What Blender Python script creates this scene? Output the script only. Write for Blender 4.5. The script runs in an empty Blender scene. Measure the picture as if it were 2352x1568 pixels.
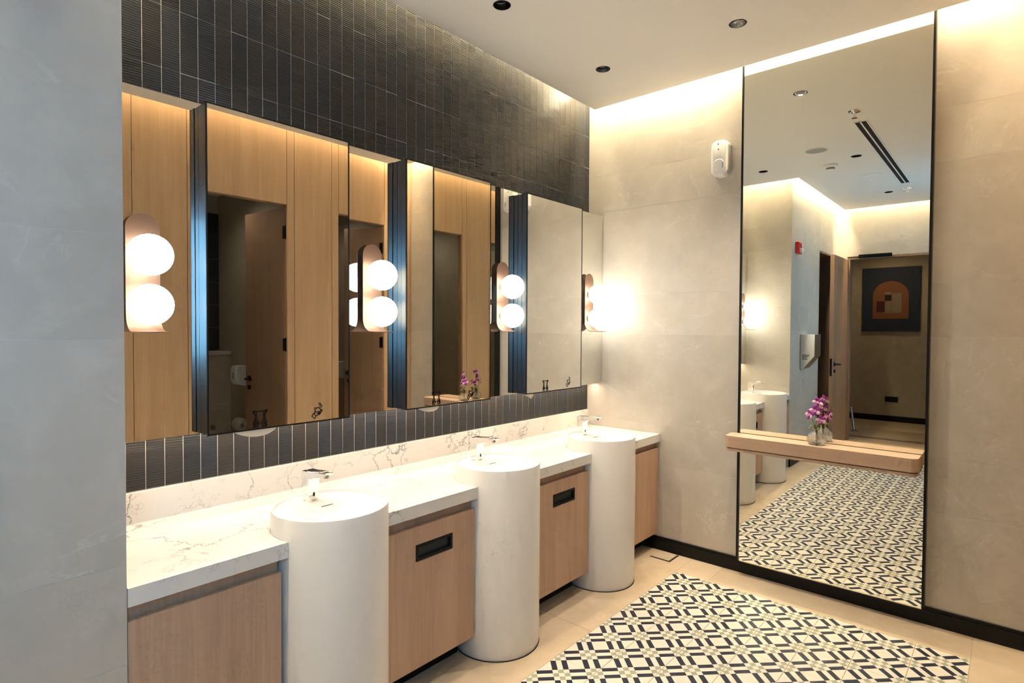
import bpy, bmesh, math, random
from mathutils import Vector, Matrix
random.seed(7)
S = bpy.context.scene
C = S.collection
PI = math.pi

# ------------------------------------------------------------------ camera
yaw, pitch, roll = 0.7175, -0.0227, 0.0053
fw = Vector((math.cos(yaw)*math.cos(pitch), math.sin(yaw)*math.cos(pitch), math.sin(pitch)))
rt = Vector((math.sin(yaw), -math.cos(yaw), 0)); up = rt.cross(fw)
r2 = rt*math.cos(roll) + up*math.sin(roll); u2 = up*math.cos(roll) - rt*math.sin(roll)
cam_d = bpy.data.cameras.new('camera'); cam = bpy.data.objects.new('camera', cam_d); C.objects.link(cam)
cam_d.sensor_width = 36; cam_d.lens = 1316.42/2352*36; cam_d.clip_start = 0.02
cam.matrix_world = Matrix(((r2.x, u2.x, -fw.x, -3.5174), (r2.y, u2.y, -fw.y, -2.3344), (r2.z, u2.z, -fw.z, 1.4684), (0, 0, 0, 1)))
S.camera = cam

# ------------------------------------------------------------------ light levels and exposure
wd = bpy.data.worlds.new('world'); S.world = wd; wd.use_nodes = True
wd.node_tree.nodes['Background'].inputs[0].default_value = (0.02, 0.02, 0.022, 1)
wd.node_tree.nodes['Background'].inputs[1].default_value = 1.0
S.view_settings.view_transform = 'Standard'; S.view_settings.look = 'None'
S.view_settings.gamma = 1; S.view_settings.use_curve_mapping = False
S.view_settings.exposure = 0.0
WARM = (1.0, 0.81, 0.51)
COVE_E = 29.0        # cove strips
COVE_E_FAR = 140.0
COVE_END_E = 138.0
UNDER_E = 21.0       # strip under the long mirror
GLOBE_E = 12.0       # opal globes
GLOBE_C = (1.0, 0.95, 0.80)
DOWN_W = 70.0        # downlights, watts
DOWN_C = (1.0, 0.89, 0.75)
CORR_FILL_W = 26.0; CUB_FILL_W = 9.0  # added fill lamps in corridor and cubicles, watts
FILL_WIN_E = 11.8          # added frosted window, cool fill light
FILL_WIN_C = (0.22, 0.61, 1.0)
cy = S.cycles
cy.use_denoising = True
cy.caustics_reflective = True; cy.caustics_refractive = False
cy.sample_clamp_indirect = 25.0; cy.blur_glossy = 0.3
cy.use_adaptive_sampling = True; cy.adaptive_threshold = 0.10; cy.adaptive_min_samples = 12; cy.use_light_tree = False
cy.max_bounces = 7; cy.diffuse_bounces = 3; cy.glossy_bounces = 4; cy.transmission_bounces = 8

# ------------------------------------------------------------------ dimensions (metres; corner of tiled and far wall = origin)
W = 2.41                 # depth to the timber wall
GX, GY = -3.052, -0.575  # corner of the wall that hides the left end of the vanity
EX = -5.10               # end wall
CZ, CTOP = 2.988, 3.25    # dropped ceiling, upper ceiling
MD, BD = 0.1208, 0.1929  # mirror plane, mirror box plane
MZ0, MZ1 = 1.0816, 2.269
CT, CB, CD = 0.7721, 0.7215, 0.580
BX = (-2.4116, -1.5356, -0.6367); BY, BR, BH = -0.5194, 0.200, 0.8435

# ------------------------------------------------------------------ node helpers
class NB:
    def __init__(s, name):
        s.m = bpy.data.materials.new(name); s.m.use_nodes = True
        s.t = s.m.node_tree; s.b = s.t.nodes['Principled BSDF']; s.out = s.t.nodes['Material Output']
    def n(s, typ, **kw):
        nd = s.t.nodes.new(typ)
        for k, v in kw.items():
            if k.startswith('i_'):
                k = k[2:].replace('_', ' ')
                s.put(nd.inputs[k], v)
            else: setattr(nd, k, v)
        return nd
    def put(s, sock, v):
        if hasattr(v, 'is_linked'): s.t.links.new(v, sock)
        else: sock.default_value = v
    def math(s, op, a, b=0.0, c=None):
        nd = s.t.nodes.new('ShaderNodeMath'); nd.operation = op
        s.put(nd.inputs[0], a); s.put(nd.inputs[1], b)
        if c is not None: s.put(nd.inputs[2], c)
        return nd.outputs[0]
    def mix(s, f, a, b, mode='MIX'):
        nd = s.t.nodes.new('ShaderNodeMix'); nd.data_type = 'RGBA'; nd.blend_type = mode
        s.put(nd.inputs[0], f); s.put(nd.inputs[6], a if not isinstance(a, tuple) else (*a[:3], 1)); s.put(nd.inputs[7], b if not isinstance(b, tuple) else (*b[:3], 1))
        return nd.outputs[2]
    def ramp(s, f, pts):
        nd = s.t.nodes.new('ShaderNodeValToRGB'); s.put(nd.inputs[0], f)
        e = nd.color_ramp.elements
        while len(e) < len(pts): e.new(0.5)
        for el, (p, c) in zip(e, pts): el.position = p; el.color = (c, c, c, 1) if isinstance(c, (int, float)) else (*c, 1)
        return nd.outputs[0]
    def pos(s, scale=(1, 1, 1), rnd=0.0):
        g = s.t.nodes.new('ShaderNodeNewGeometry').outputs['Position']
        if rnd:
            r = s.t.nodes.new('ShaderNodeObjectInfo').outputs['Random']
            v = s.t.nodes.new('ShaderNodeCombineXYZ'); k = s.math('MULTIPLY', r, rnd)
            for i in range(3): s.put(v.inputs[i], k)
            a = s.t.nodes.new('ShaderNodeVectorMath'); a.operation = 'ADD'; s.put(a.inputs[0], g); s.put(a.inputs[1], v.outputs[0]); g = a.outputs[0]
        mp = s.t.nodes.new('ShaderNodeMapping'); s.put(mp.inputs[0], g); mp.inputs['Scale'].default_value = scale
        return mp.outputs[0]
    def noise(s, vec, scale, detail=4, rough=0.55, dist=0.0):
        nd = s.n('ShaderNodeTexNoise'); s.put(nd.inputs['Vector'], vec)
        nd.inputs['Scale'].default_value = scale; nd.inputs['Detail'].default_value = detail
        nd.inputs['Roughness'].default_value = rough; nd.inputs['Distortion'].default_value = dist
        return nd.outputs[0]
    def bump(s, h, strength, dist=0.002):
        nd = s.n('ShaderNodeBump'); nd.inputs['Strength'].default_value = strength; nd.inputs['Distance'].default_value = dist
        s.put(nd.inputs['Height'], h); s.t.links.new(nd.outputs[0], s.b.inputs['Normal'])
    def set(s, **kw):
        for k, v in kw.items():
            k = {'col': 'Base Color', 'rough': 'Roughness', 'metal': 'Metallic', 'spec': 'Specular IOR Level', 'trans': 'Transmission Weight',
                 'ior': 'IOR', 'coat': 'Coat Weight', 'coatr': 'Coat Roughness', 'ecol': 'Emission Color', 'estr': 'Emission Strength', 'sss': 'Subsurface Weight'}[k]
            if isinstance(v, tuple): v = (*v[:3], 1)
            s.put(s.b.inputs[k], v)
        return s.m
def plain(name, col, rough=0.5, metal=0.0, **kw):
    return NB(name).set(col=col, rough=rough, metal=metal, **kw)

def m_stone(name, a, b, vein, rough=0.42):
    k = NB(name); p = k.pos((1, 1, 1), 9.0)
    n1 = k.noise(p, 2.2, 6, 0.6, 0.6); n2 = k.noise(p, 9, 5, 0.65, 0.3); n3 = k.noise(p, 1.3, 7, 0.62, 2.6)
    c = k.mix(k.ramp(n1, [(0.3, 0), (0.72, 1)]), a, b)
    c = k.mix(k.math('MULTIPLY', k.ramp(n2, [(0.45, 0), (0.75, 1)]), 0.32), c, vein)
    v = k.math('ABSOLUTE', k.math('SUBTRACT', n3, 0.5))
    vm = k.math('MULTIPLY', k.ramp(v, [(0.0, 1), (0.012, 0)]), k.ramp(k.noise(p, 3.1, 2), [(0.50, 0), (0.72, 0.85)]))
    c = k.mix(vm, c, vein)
    r = k.n('ShaderNodeObjectInfo').outputs['Random']
    h = k.n('ShaderNodeHueSaturation'); h.inputs['Saturation'].default_value = 1.0
    k.put(h.inputs['Value'], k.math('MULTIPLY_ADD', r, 0.07, 0.965)); k.put(h.inputs['Color'], c)
    k.bump(n2, 0.04, 0.002)
    return k.set(col=h.outputs[0], rough=rough, spec=0.45)
M = {}
M['wallstone'] = m_stone('wall_limestone', (0.50, 0.46, 0.405), (0.59, 0.545, 0.485), (0.70, 0.67, 0.62))
M['floorstone'] = m_stone('floor_limestone', (0.60, 0.475, 0.325), (0.72, 0.58, 0.415), (0.78, 0.67, 0.52), 0.25)
M['grout_light'] = plain('grout_light', (0.72, 0.69, 0.64), 0.9)
M['grout_wall'] = plain('grout_wall', (0.66, 0.62, 0.57), 0.9)
M['grout_floor'] = plain('grout_floor', (0.42, 0.31, 0.20), 0.9)
M['paint'] = plain('ceiling_paint', (0.80, 0.785, 0.76), 0.85)
M['black'] = plain('black_metal', (0.008, 0.008, 0.008), 0.42, 0.0, spec=0.22)
M['blackmat'] = plain('black_matte', (0.008, 0.008, 0.008), 0.75)
M['chrome'] = plain('chrome', (0.92, 0.91, 0.89), 0.06, 1.0)
M['steel'] = plain('brushed_steel', (0.60, 0.60, 0.59), 0.30, 1.0)
M['bronze'] = plain('satin_bronze', (0.20, 0.122, 0.088), 0.42, 0.6)
M['whiteplastic'] = plain('white_plastic', (0.80, 0.80, 0.79), 0.35)
M['dark_ink'] = plain('black_print', (0.006, 0.006, 0.006), 0.8, spec=0.05)
M['blueink'] = plain('blue_print', (0.02, 0.10, 0.42), 0.5)
M['greyink'] = plain('grey_print', (0.10, 0.10, 0.10), 0.5)
M['red'] = plain('red_plastic', (0.55, 0.015, 0.02), 0.35)
M['solid'] = plain('solid_surface_white', (0.80, 0.775, 0.745), 0.40, spec=0.4)
k = NB('paper_white'); k.set(col=(0.86, 0.84, 0.80), rough=0.9)
_tr = k.n('ShaderNodeBsdfTranslucent'); _tr.inputs[0].default_value = (0.86, 0.84, 0.80, 1)
_mx = k.n('ShaderNodeMixShader'); _mx.inputs[0].default_value = 0.6
k.t.links.new(k.b.outputs[0], _mx.inputs[1]); k.t.links.new(_tr.outputs[0], _mx.inputs[2]); k.t.links.new(_mx.outputs[0], k.out.inputs[0]); M['paper'] = k.m
M['slotglass'] = plain('smoked_panel', (0.022, 0.028, 0.032), 0.35, spec=0.3)
M['mirror'] = plain('mirror_silver', (0.84, 0.84, 0.81), 0.0, 1.0)
M['mirror_tall'] = plain('mirror_silver_tall', (0.86, 0.87, 0.81), 0.0, 1.0)
k = NB('box_black_satin')
M['boxside'] = k.set(col=(0.078, 0.088, 0.098), rough=0.32, metal=0.9, spec=0.5, coat=0.14, coatr=0.14)
def m_emit(name, col, e):
    k = NB(name); k.set(col=(0.8, 0.8, 0.8), ecol=col, estr=e, rough=0.5); k.m.cycles.emission_sampling = 'FRONT'; return k.m
M['cove'] = m_emit('cove_led', WARM, COVE_E)
M['cove_far'] = m_emit('cove_led_bright', WARM, COVE_E_FAR)
M['cove_end'] = m_emit('cove_led_entrance', WARM, COVE_END_E)
M['under'] = m_emit('mirror_led', (1.0, 0.80, 0.57), UNDER_E)
M['globe'] = m_emit('opal_glass_lit', GLOBE_C, GLOBE_E)
M['lens'] = m_emit('downlight_lens_lit', DOWN_C, 4.0); M['lens'].cycles.emission_sampling = 'NONE'
M['window'] = m_emit('cool_fill_pane', FILL_WIN_C, FILL_WIN_E)  # glow of the added window that cools the left wall

def m_wood(name, a, b, scale=1.0, rough=0.45, axis='z'):
    k = NB(name)
    st = {'z': (9, 9, 0.55), 'y': (9, 0.55, 9)}[axis]
    p = k.pos(st, 6.0); q = k.pos({'z': (60, 60, 1.6), 'y': (60, 1.6, 60)}[axis], 6.0)
    n1 = k.noise(p, 1.6*scale, 4, 0.6, 0.5); n2 = k.noise(q, 2.0*scale, 3, 0.6, 0.2)
    f = k.math('ADD', k.math('MULTIPLY', k.ramp(n1, [(0.3, 0), (0.7, 1)]), 0.62), k.math('MULTIPLY', k.ramp(n2, [(0.35, 0), (0.7, 1)]), 0.38))
    c = k.mix(f, a, b); k.bump(n2, 0.05, 0.001)
    return k.set(col=c, rough=rough, spec=0.35)
M['oak'] = m_wood('oak_cabinet', (0.47, 0.295, 0.195), (0.61, 0.415, 0.29))
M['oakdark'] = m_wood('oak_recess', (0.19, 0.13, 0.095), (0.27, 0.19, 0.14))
M['oakwall'] = m_wood('oak_wall_panel', (0.50, 0.315, 0.175), (0.63, 0.425, 0.255))
M['oakdoor'] = m_wood('oak_door', (0.31, 0.185, 0.110), (0.39, 0.245, 0.155))
M['oakshelf'] = m_wood('oak_shelf', (0.49, 0.335, 0.235), (0.59, 0.425, 0.305), axis='y')

def m_marble():
    k = NB('white_veined_quartz'); p = k.pos((1, 1, 1))
    w = k.n('ShaderNodeTexNoise'); k.put(w.inputs['Vector'], p); w.inputs['Scale'].default_value = 3.5; w.inputs['Detail'].default_value = 6; w.inputs['Roughness'].default_value = 0.62
    mv = k.n('ShaderNodeVectorMath'); mv.operation = 'MULTIPLY_ADD'
    k.put(mv.inputs[0], w.outputs['Color']); mv.inputs[1].default_value = (0.42, 0.42, 0.42); k.put(mv.inputs[2], p)
    def veins(scale, wd, lo, hi, msc):
        v = k.n('ShaderNodeTexVoronoi', feature='DISTANCE_TO_EDGE'); k.put(v.inputs['Vector'], mv.outputs[0]); v.inputs['Scale'].default_value = scale
        return k.math('MULTIPLY', k.ramp(v.outputs['Distance'], [(0.0, 1), (wd, 0)]), k.ramp(k.noise(p, msc, 3), [(lo, 0), (hi, 1)]))
    a = veins(4.2, 0.022, 0.46, 0.60, 3.0); b = veins(10.5, 0.035, 0.52, 0.66, 5.5)
    f = k.math('MAXIMUM', k.math('MULTIPLY', a, 0.85), k.math('MULTIPLY', b, 0.55))
    c = k.mix(f, (0.80, 0.775, 0.74), (0.17, 0.17, 0.19))
    return k.set(col=c, rough=0.22, spec=0.5)
M['marble'] = m_marble()

def m_darktile():
    k = NB('ribbed_slate_tile'); p = k.pos((1, 1, 1), 3.0)
    r = k.n('ShaderNodeObjectInfo').outputs['Random']
    c = k.ramp(r, [(0.0, (0.014, 0.017, 0.021)), (0.35, (0.016, 0.021, 0.031)), (0.6, (0.021, 0.022, 0.025)), (0.85, (0.025, 0.022, 0.021)), (1.0, (0.013, 0.014, 0.017))])
    q = k.pos((1.2, 1, 1), 3.0)
    warp = k.noise(q, 3.0, 3); sep = k.n('ShaderNodeSeparateXYZ'); k.put(sep.inputs[0], p)
    z = k.math('ADD', sep.outputs[2], k.math('MULTIPLY', warp, 0.016))
    wv = k.math('SINE', k.math('MULTIPLY', z, 2*PI/0.0088))
    rb = k.math('MULTIPLY', wv, k.ramp(k.noise(k.pos((2, 2, 22), 3.0), 1.5, 2), [(0.3, 0.25), (0.7, 1)]))
    c = k.mix(k.math('MULTIPLY', k.ramp(rb, [(0.0, 0), (1.0, 1)]), 0.30), c, (0.055, 0.058, 0.065))
    k.bump(rb, 0.35, 0.0012)
    return k.set(col=c, rough=0.36, spec=0.5)
M['darktile'] = m_darktile()

def m_pattern():
    k = NB('encaustic_plaid'); tc = k.n('ShaderNodeTexCoord').outputs['Object']
    sep = k.n('ShaderNodeSeparateXYZ'); k.put(sep.inputs[0], tc); x, y = sep.outputs[0], sep.outputs[1]
    D = 0.2/math.sqrt(2); a = 0.0241; r = 1/math.sqrt(2)
    def fold(v):
        u = k.math('ADD', v, D*8.5)
        return k.math('ABSOLUTE', k.math('SUBTRACT', k.math('MODULO', u, D), D/2))
    p = fold(k.math('MULTIPLY', k.math('ADD', x, y), r)); q = fold(k.math('MULTIPLY', k.math('SUBTRACT', x, y), r))
    lt = lambda v, t: k.math('LESS_THAN', v, t)
    inP, inQ, i, j = lt(p, 1.5*a), lt(q, 1.5*a), lt(p, .5*a), lt(q, .5*a)
    inv = lambda v: k.math('SUBTRACT', 1.0, v)
    both = k.math('MULTIPLY', inP, inQ)
    xor = k.math('ABSOLUTE', k.math('SUBTRACT', i, j))
    green = k.math('MULTIPLY', both, xor)
    nq = k.math('MULTIPLY', k.math('MULTIPLY', inQ, inv(inP)), inv(j)); npp = k.math('MULTIPLY', k.math('MULTIPLY', inP, inv(inQ)), inv(i))
    navy = k.math('MAXIMUM', nq, npp)
    n = k.noise(k.pos((1, 1, 1), 2.0), 14, 4)
    cream = k.mix(k.math('MULTIPLY', n, 0.3), (0.83, 0.775, 0.68), (0.76, 0.70, 0.60))
    c = k.mix(green, cream, (0.385, 0.40, 0.30)); c = k.mix(navy, c, (0.030, 0.036, 0.058))
    return k.set(col=c, rough=0.30, spec=0.4)
M['pattern'] = m_pattern()
k = NB('clear_ribbed_glass'); k.set(col=(0.97, 1.0, 0.99), rough=0.02, trans=1.0, ior=1.45)
_tr = k.n('ShaderNodeBsdfTransparent'); _mx = k.n('ShaderNodeMixShader'); _mx.inputs[0].default_value = 0.45
k.t.links.new(k.b.outputs[0], _mx.inputs[1]); k.t.links.new(_tr.outputs[0], _mx.inputs[2]); k.t.links.new(_mx.outputs[0], k.out.inputs[0]); M['glass'] = k.m
M['petal'] = plain('orchid_purple', (0.36, 0.045, 0.32), 0.6, sss=0.0)
M['petal_pale'] = plain('orchid_pale', (0.72, 0.46, 0.66), 0.6)
M['stem'] = plain('stem_green', (0.16, 0.20, 0.05), 0.6)
M['bud'] = plain('filler_cream', (0.70, 0.68, 0.50), 0.7)
M['navycanvas'] = plain('canvas_navy', (0.018, 0.031, 0.060), 0.7)
M['orangepaint'] = plain('paint_terracotta', (0.25, 0.095, 0.048), 0.7)
M['maroon'] = plain('paint_maroon', (0.065, 0.012, 0.012), 0.7)
M['beigepaint'] = plain('paint_beige', (0.27, 0.22, 0.16), 0.7)
M['brownpaint'] = plain('paint_dark_brown', (0.018, 0.011, 0.008), 0.7)
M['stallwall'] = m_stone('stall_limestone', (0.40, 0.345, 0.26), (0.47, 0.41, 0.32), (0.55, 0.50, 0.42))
M['edgegrey'] = plain('dark_bronze_trim', (0.045, 0.040, 0.038), 0.45)
M['baffle'] = plain('dark_gloss_baffle', (0.06, 0.055, 0.05), 0.22, 0.8)
M['alu'] = plain('anodised_trim', (0.55, 0.53, 0.50), 0.4, 0.9)

# ------------------------------------------------------------------ mesh helpers
class MB:
    def __init__(s): s.v = []; s.f = []
    def add(s, vs, fs):
        o = len(s.v); s.v += [tuple(v) for v in vs]; s.f += [tuple(i+o for i in f) for f in fs]; return s
    def box(s, x0, x1, y0, y1, z0, z1):
        vs = [(x0, y0, z0), (x1, y0, z0), (x1, y1, z0), (x0, y1, z0), (x0, y0, z1), (x1, y0, z1), (x1, y1, z1), (x0, y1, z1)]
        return s.add(vs, [(0, 3, 2, 1), (4, 5, 6, 7), (0, 1, 5, 4), (1, 2, 6, 5), (2, 3, 7, 6), (3, 0, 4, 7)])
    def prism(s, pts, a, b, ax='z'):
        """pts 2D polygon (ccw) extruded from a to b along ax"""
        def P(u, v, w): return {'z': (u, v, w), 'x': (w, u, v), 'y': (u, w, v)}[ax]
        n = len(pts); vs = [P(u, v, a) for u, v in pts] + [P(u, v, b) for u, v in pts]
        fs = [tuple(range(n))[::-1], tuple(range(n, 2*n))] + [(i, (i+1) % n, (i+1) % n+n, i+n) for i in range(n)]
        return s.add(vs, fs)
    def lathe(s, prof, cx=0, cyy=0, cz=0, n=48, ax='z', cap=True, rib=None):
        """prof list of (r, h)"""
        vs = []
        for r, h in prof:
            for i in range(n):
                t = 2*PI*i/n; rr = r*(1+(rib(t, h) if rib else 0)); u, v = rr*math.cos(t), rr*math.sin(t)
                vs.append({'z': (cx+u, cyy+v, cz+h), 'y': (cx+u, cyy+h, cz+v), 'x': (cx+h, cyy+u, cz+v)}[ax])
        fs = []
        for k_ in range(len(prof)-1):
            for i in range(n):
                j = (i+1) % n; fs.append((k_*n+i, k_*n+j, (k_+1)*n+j, (k_+1)*n+i))
        if cap: fs += [tuple(range(n))[::-1], tuple(range((len(prof)-1)*n, len(prof)*n))]
        return s.add(vs, fs)
    def tube(s, pts, r, n=8):
        pts = [Vector(p) for p in pts]; vs = []; fs = []
        for i, p in enumerate(pts):
            d = (pts[min(i+1, len(pts)-1)]-pts[max(i-1, 0)]).normalized()
            a = d.cross(Vector((0, 0, 1)));
            if a.length < 1e-3: a = d.cross(Vector((1, 0, 0)))
            a.normalize(); b = d.cross(a)
            rr = r[i] if isinstance(r, (list, tuple)) else r
            vs += [p+a*rr*math.cos(2*PI*t/n)+b*rr*math.sin(2*PI*t/n) for t in range(n)]
        for i in range(len(pts)-1):
            for t in range(n):
                u = (t+1) % n; fs.append((i*n+t, i*n+u, (i+1)*n+u, (i+1)*n+t))
        fs += [tuple(range(n))[::-1], tuple(range((len(pts)-1)*n, len(pts)*n))]
        return s.add(vs, fs)
    def ellipsoid(s, c, r, n=16, m=10, rot=None):
        vs = []; fs = []
        R = rot if rot else Matrix.Identity(3)
        for i in range(m+1):
            a = PI*i/m
            for j in range(n):
                b = 2*PI*j/n
                p = R @ Vector((r[0]*math.sin(a)*math.cos(b), r[1]*math.sin(a)*math.sin(b), r[2]*math.cos(a)))
                vs.append((c[0]+p.x, c[1]+p.y, c[2]+p.z))
        for i in range(m):
            for j in range(n):
                k_ = (j+1) % n; fs.append((i*n+j, (i+1)*n+j, (i+1)*n+k_, i*n+k_))
        return s.add(vs, fs)
    def mesh(s, name, smooth=None):
        me = bpy.data.meshes.new(name); me.from_pydata(s.v, [], s.f); me.validate()
        bm = bmesh.new(); bm.from_mesh(me)
        bmesh.ops.remove_doubles(bm, verts=bm.verts, dist=1e-6); bmesh.ops.recalc_face_normals(bm, faces=bm.faces)
        bm.to_mesh(me); bm.free()
        if smooth is not None:
            me.polygons.foreach_set('use_smooth', [True]*len(me.polygons))
            me.set_sharp_from_angle(angle=math.radians(smooth))
        return me
def link(name, me, mat, parent=None, loc=None):
    if mat is not None and not me.materials: me.materials.append(M[mat] if isinstance(mat, str) else mat)
    o = bpy.data.objects.new(name, me); C.objects.link(o)
    if loc: o.location = loc
    if parent: o.parent = parent
    return o
def obj(name, mb, mat, parent=None, smooth=None, bevel=None, loc=None):
    o = link(name, mb.mesh(name, smooth), mat, parent, loc)
    if bevel:
        b = o.modifiers.new('bevel', 'BEVEL'); b.width = bevel[0]; b.segments = bevel[1]; b.limit_method = 'ANGLE'; b.angle_limit = math.radians(40)
        if smooth is None:
            o.data.polygons.foreach_set('use_smooth', [True]*len(o.data.polygons)); b.harden_normals = True
    return o
def tag(o, label, cat, group=None):
    o['label'] = label; o['category'] = cat
    if group: o['group'] = group
    return o
def thing(name, label, cat, loc=(0, 0, 0), group=None):
    o = bpy.data.objects.new(name, None); C.objects.link(o); o.location = loc; o.empty_display_size = 0.05
    return tag(o, label, cat, group)
def struct(o, label=None):
    o['kind'] = 'structure'
    if label: o['label'] = label
    return o
def bx(*a): return MB().box(*a)
def sub(o): return bpy.data.objects[o]

# ================================================================== SETTING
# --- floor: base, patterned tile carpet, stone border slabs
floor = struct(obj('floor', bx(-7.3, 0.35, -4.1, 0.35, -0.06, -0.0010), 'grout_floor'), 'limestone floor with an inlaid carpet of patterned tiles')
PX, PY, NP, NX = -0.264, -0.821, 7, 23
pt = bx(-0.0996, 0.0996, -0.0986, 0.0986, -0.0009, 0.0).mesh('pattern_tile'); pt.materials.append(M['pattern'])
for j in range(NP):
    for i in range(NX):
        o = bpy.data.objects.new('pattern_tile', pt); C.objects.link(o); o.parent = floor
        o.location = (PX-0.1-0.2*i, PY-0.1-0.2*j, 0.0)
xe = PX-0.2*NX; ye = PY-0.2*NP
def slab(x0, x1, y0, y1, g=0.0008, mat='floorstone', name='floor_slab'):
    cxx, cyy = (x0+x1)/2, (y0+y1)/2
    return obj(name, bx(x0-cxx+g, x1-cxx-g, y0-cyy+g, y1-cyy-g, -0.0009, 0), mat, floor, loc=(cxx, cyy, 0))
xs = [0.0, -1.184, -2.384, -3.584, -4.784, EX]
for a, b in zip(xs[1:], xs): slab(a, b, PY, -0.22 if b <= 0 else 0)
for a, b in zip(xs[1:], xs): slab(a, b, -W-0.05, ye)
for a, b in ((-1.021, PY), (ye, -1.021)): slab(PX, 0.0, a, b)
for a, b in ((-1.421, PY), (ye, -1.421)): slab(EX, xe, a, b)
for n in range(2): slab(-6.3+n*1.2 if n else -7.25, -5.1 if n else -6.3, -1.9, 0.3)
for x0, x1 in ((-3.3, -2.2), (-2.2, -1.1), (-1.1, 0.0)): slab(x0, x1, -4.05, -W-0.05)
# floor drain cut into the border
dr = thing('floor_drain', 'small square tile-in floor drain with black gap beside the far skirting', 'drain', (-0.090, -0.664, 0))
obj('drain_frame', bx(-0.069, 0.069, -0.069, 0.069, 0.0001, 0.0010), 'blackmat', dr)
obj('drain_plate', bx(-0.060, 0.064, -0.060, 0.064, 0.0011, 0.0050), 'floorstone', dr)

# --- wall with the basins: light grout backing + dark ribbed tiles, one object each
wall_sink = struct(obj('wall_sink', bx(GX-0.1, 0.12, 0.0010, 0.14, 0.0, CTOP), 'grout_light'), 'wall of stacked dark ribbed tiles behind the mirrors')
TW, TH, TX0, TZ = 0.0618, 0.2233, -2.8385, 2.4052
def tilemesh(h, w=TW): 
    me = bx(-w/2+0.0010, w/2-0.0010, 0, 0.0009, 0.0008, h-0.0008).mesh('ribbed_tile'); me.materials.append(M['darktile']); return me
tm, tm_low = tilemesh(TH), tilemesh(1.105-0.8842)
k0 = math.floor((GX-TX0)/TW); ncol = 0
for kx in range(k0, 60):
    x0 = TX0+kx*TW; x1 = x0+TW
    if x0 > -0.01: break
    w = TW; cx0 = (x0+x1)/2; ms = (tm, tm_low)
    if x1 > 0 or x0 < GX:
        a, b = max(x0, GX), min(x1, 0.0); w = b-a; cx0 = (a+b)/2
        if w < 0.006: continue
        ms = (tilemesh(TH, w), tilemesh(1.105-0.8842, w))
    for r in range(-1, 4):
        o = bpy.data.objects.new('ribbed_tile', ms[0] if r >= 0 else ms[1]); C.objects.link(o); o.parent = wall_sink
        zz = (TZ+(r-1)*TH) if r >= 0 else 0.8842
        o.location = (cx0, random.uniform(-0.0003, 0.0), zz + (random.uniform(-0.0008, 0.0008) if r >= 0 else 0))

# --- stone clad walls
ZJ = [0.088, 0.570, 0.838, 1.436, 1.705, 2.297, 2.558, 2.965, CTOP]
def clad(parent, ax, at, thick, u0, u1, cuts, zs=ZJ, mat='wallstone', holes=()):
    """slabs on a plane. ax 'x': plane x=at, u along y ; ax 'y': plane y=at, u along x. thick signed away from the room"""
    thick *= 0.08
    for zi in range(len(zs)-1):
        z0, z1 = zs[zi], zs[zi+1]
        cs = [u0]+sorted(c for c in cuts[zi % len(cuts)] if u0 < c < u1)+[u1]
        for a, b in zip(cs, cs[1:]):
            segs = [(a, b, z0, z1)]
            for (h0, h1, hz) in holes:
                ns = []
                for (p, q, za, zb) in segs:
                    if q <= h0 or p >= h1 or za >= hz: ns.append((p, q, za, zb)); continue
                    if p < h0: ns.append((p, h0, za, zb))
                    if q > h1: ns.append((h1, q, za, zb))
                    if zb > hz: ns.append((max(p, h0), min(q, h1), hz, zb))
                segs = ns
            for (p, q, za, zb) in segs:
                if q-p < 0.01 or zb-za < 0.01: continue
                g = 0.0007; c = (p+q)/2; zc = (za+zb)/2; hw, hh = (q-p)/2-g, (zb-za)/2-g
                t0, t1 = min(0, thick), max(0, thick)
                mb = bx(t0, t1, -hw, hw, -hh, hh) if ax == 'x' else bx(-hw, hw, t0, t1, -hh, hh)
                obj('stone_slab', mb, mat, parent, loc=(at, c, zc) if ax == 'x' else (c, at, zc))
wall_far = struct(obj('wall_far', bx(0.0007, 0.14, -W-0.1, 0.004, 0, CTOP), 'grout_wall'), 'far wall of large beige limestone slabs')
clad(wall_far, 'x', 0.0, 0.0085, -1.120, 0.0, [()])
clad(wall_far, 'x', 0.0, 0.0085, -W, -2.022, [()])
obj('mirror_recess_back', bx(-0.0010, 0.0006, -2.022, -1.120, 0.0, CTOP), 'blackmat', wall_far)
# wall hiding the left end of the vanity (room face, return into the alcove)
NI0, NI1, NIZ = -4.92, -4.204, 2.40
wall_left = struct(obj('wall_left', MB().box(NI1, GX-0.0007, GY+0.0007, 0.14, 0, CTOP).box(EX-0.12, NI0, GY+0.0007, 0.14, 0, CTOP).box(NI0, NI1, GY+0.0007, 0.14, NIZ, CTOP).box(NI0, NI1, 0.0, 0.14, 0, NIZ), 'grout_wall'), 'grey limestone wall ending beside the vanity')
clad(wall_left, 'y', GY, 0.0085, EX, GX, [(-3.95,), (-3.6, -4.6), (-4.25,), (-3.72, -4.9)], holes=((NI0, NI1, NIZ),))
clad(wall_left, 'x', GX, -0.0085, GY+0.0008, -0.001, [()])
obj('niche_lining', MB().box(NI1-0.02, NI1-0.001, GY+0.002, -0.002, 0, NIZ-0.002).box(NI0+0.001, NI0+0.02, GY+0.002, -0.002, 0, NIZ-0.002).box(NI0+0.02, NI1-0.02, GY+0.002, -0.002, NIZ-0.022, NIZ-0.002).box(NI0+0.02, NI1-0.02, -0.02, -0.002, 0, NIZ-0.022), 'oakdark', wall_left)
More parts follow.
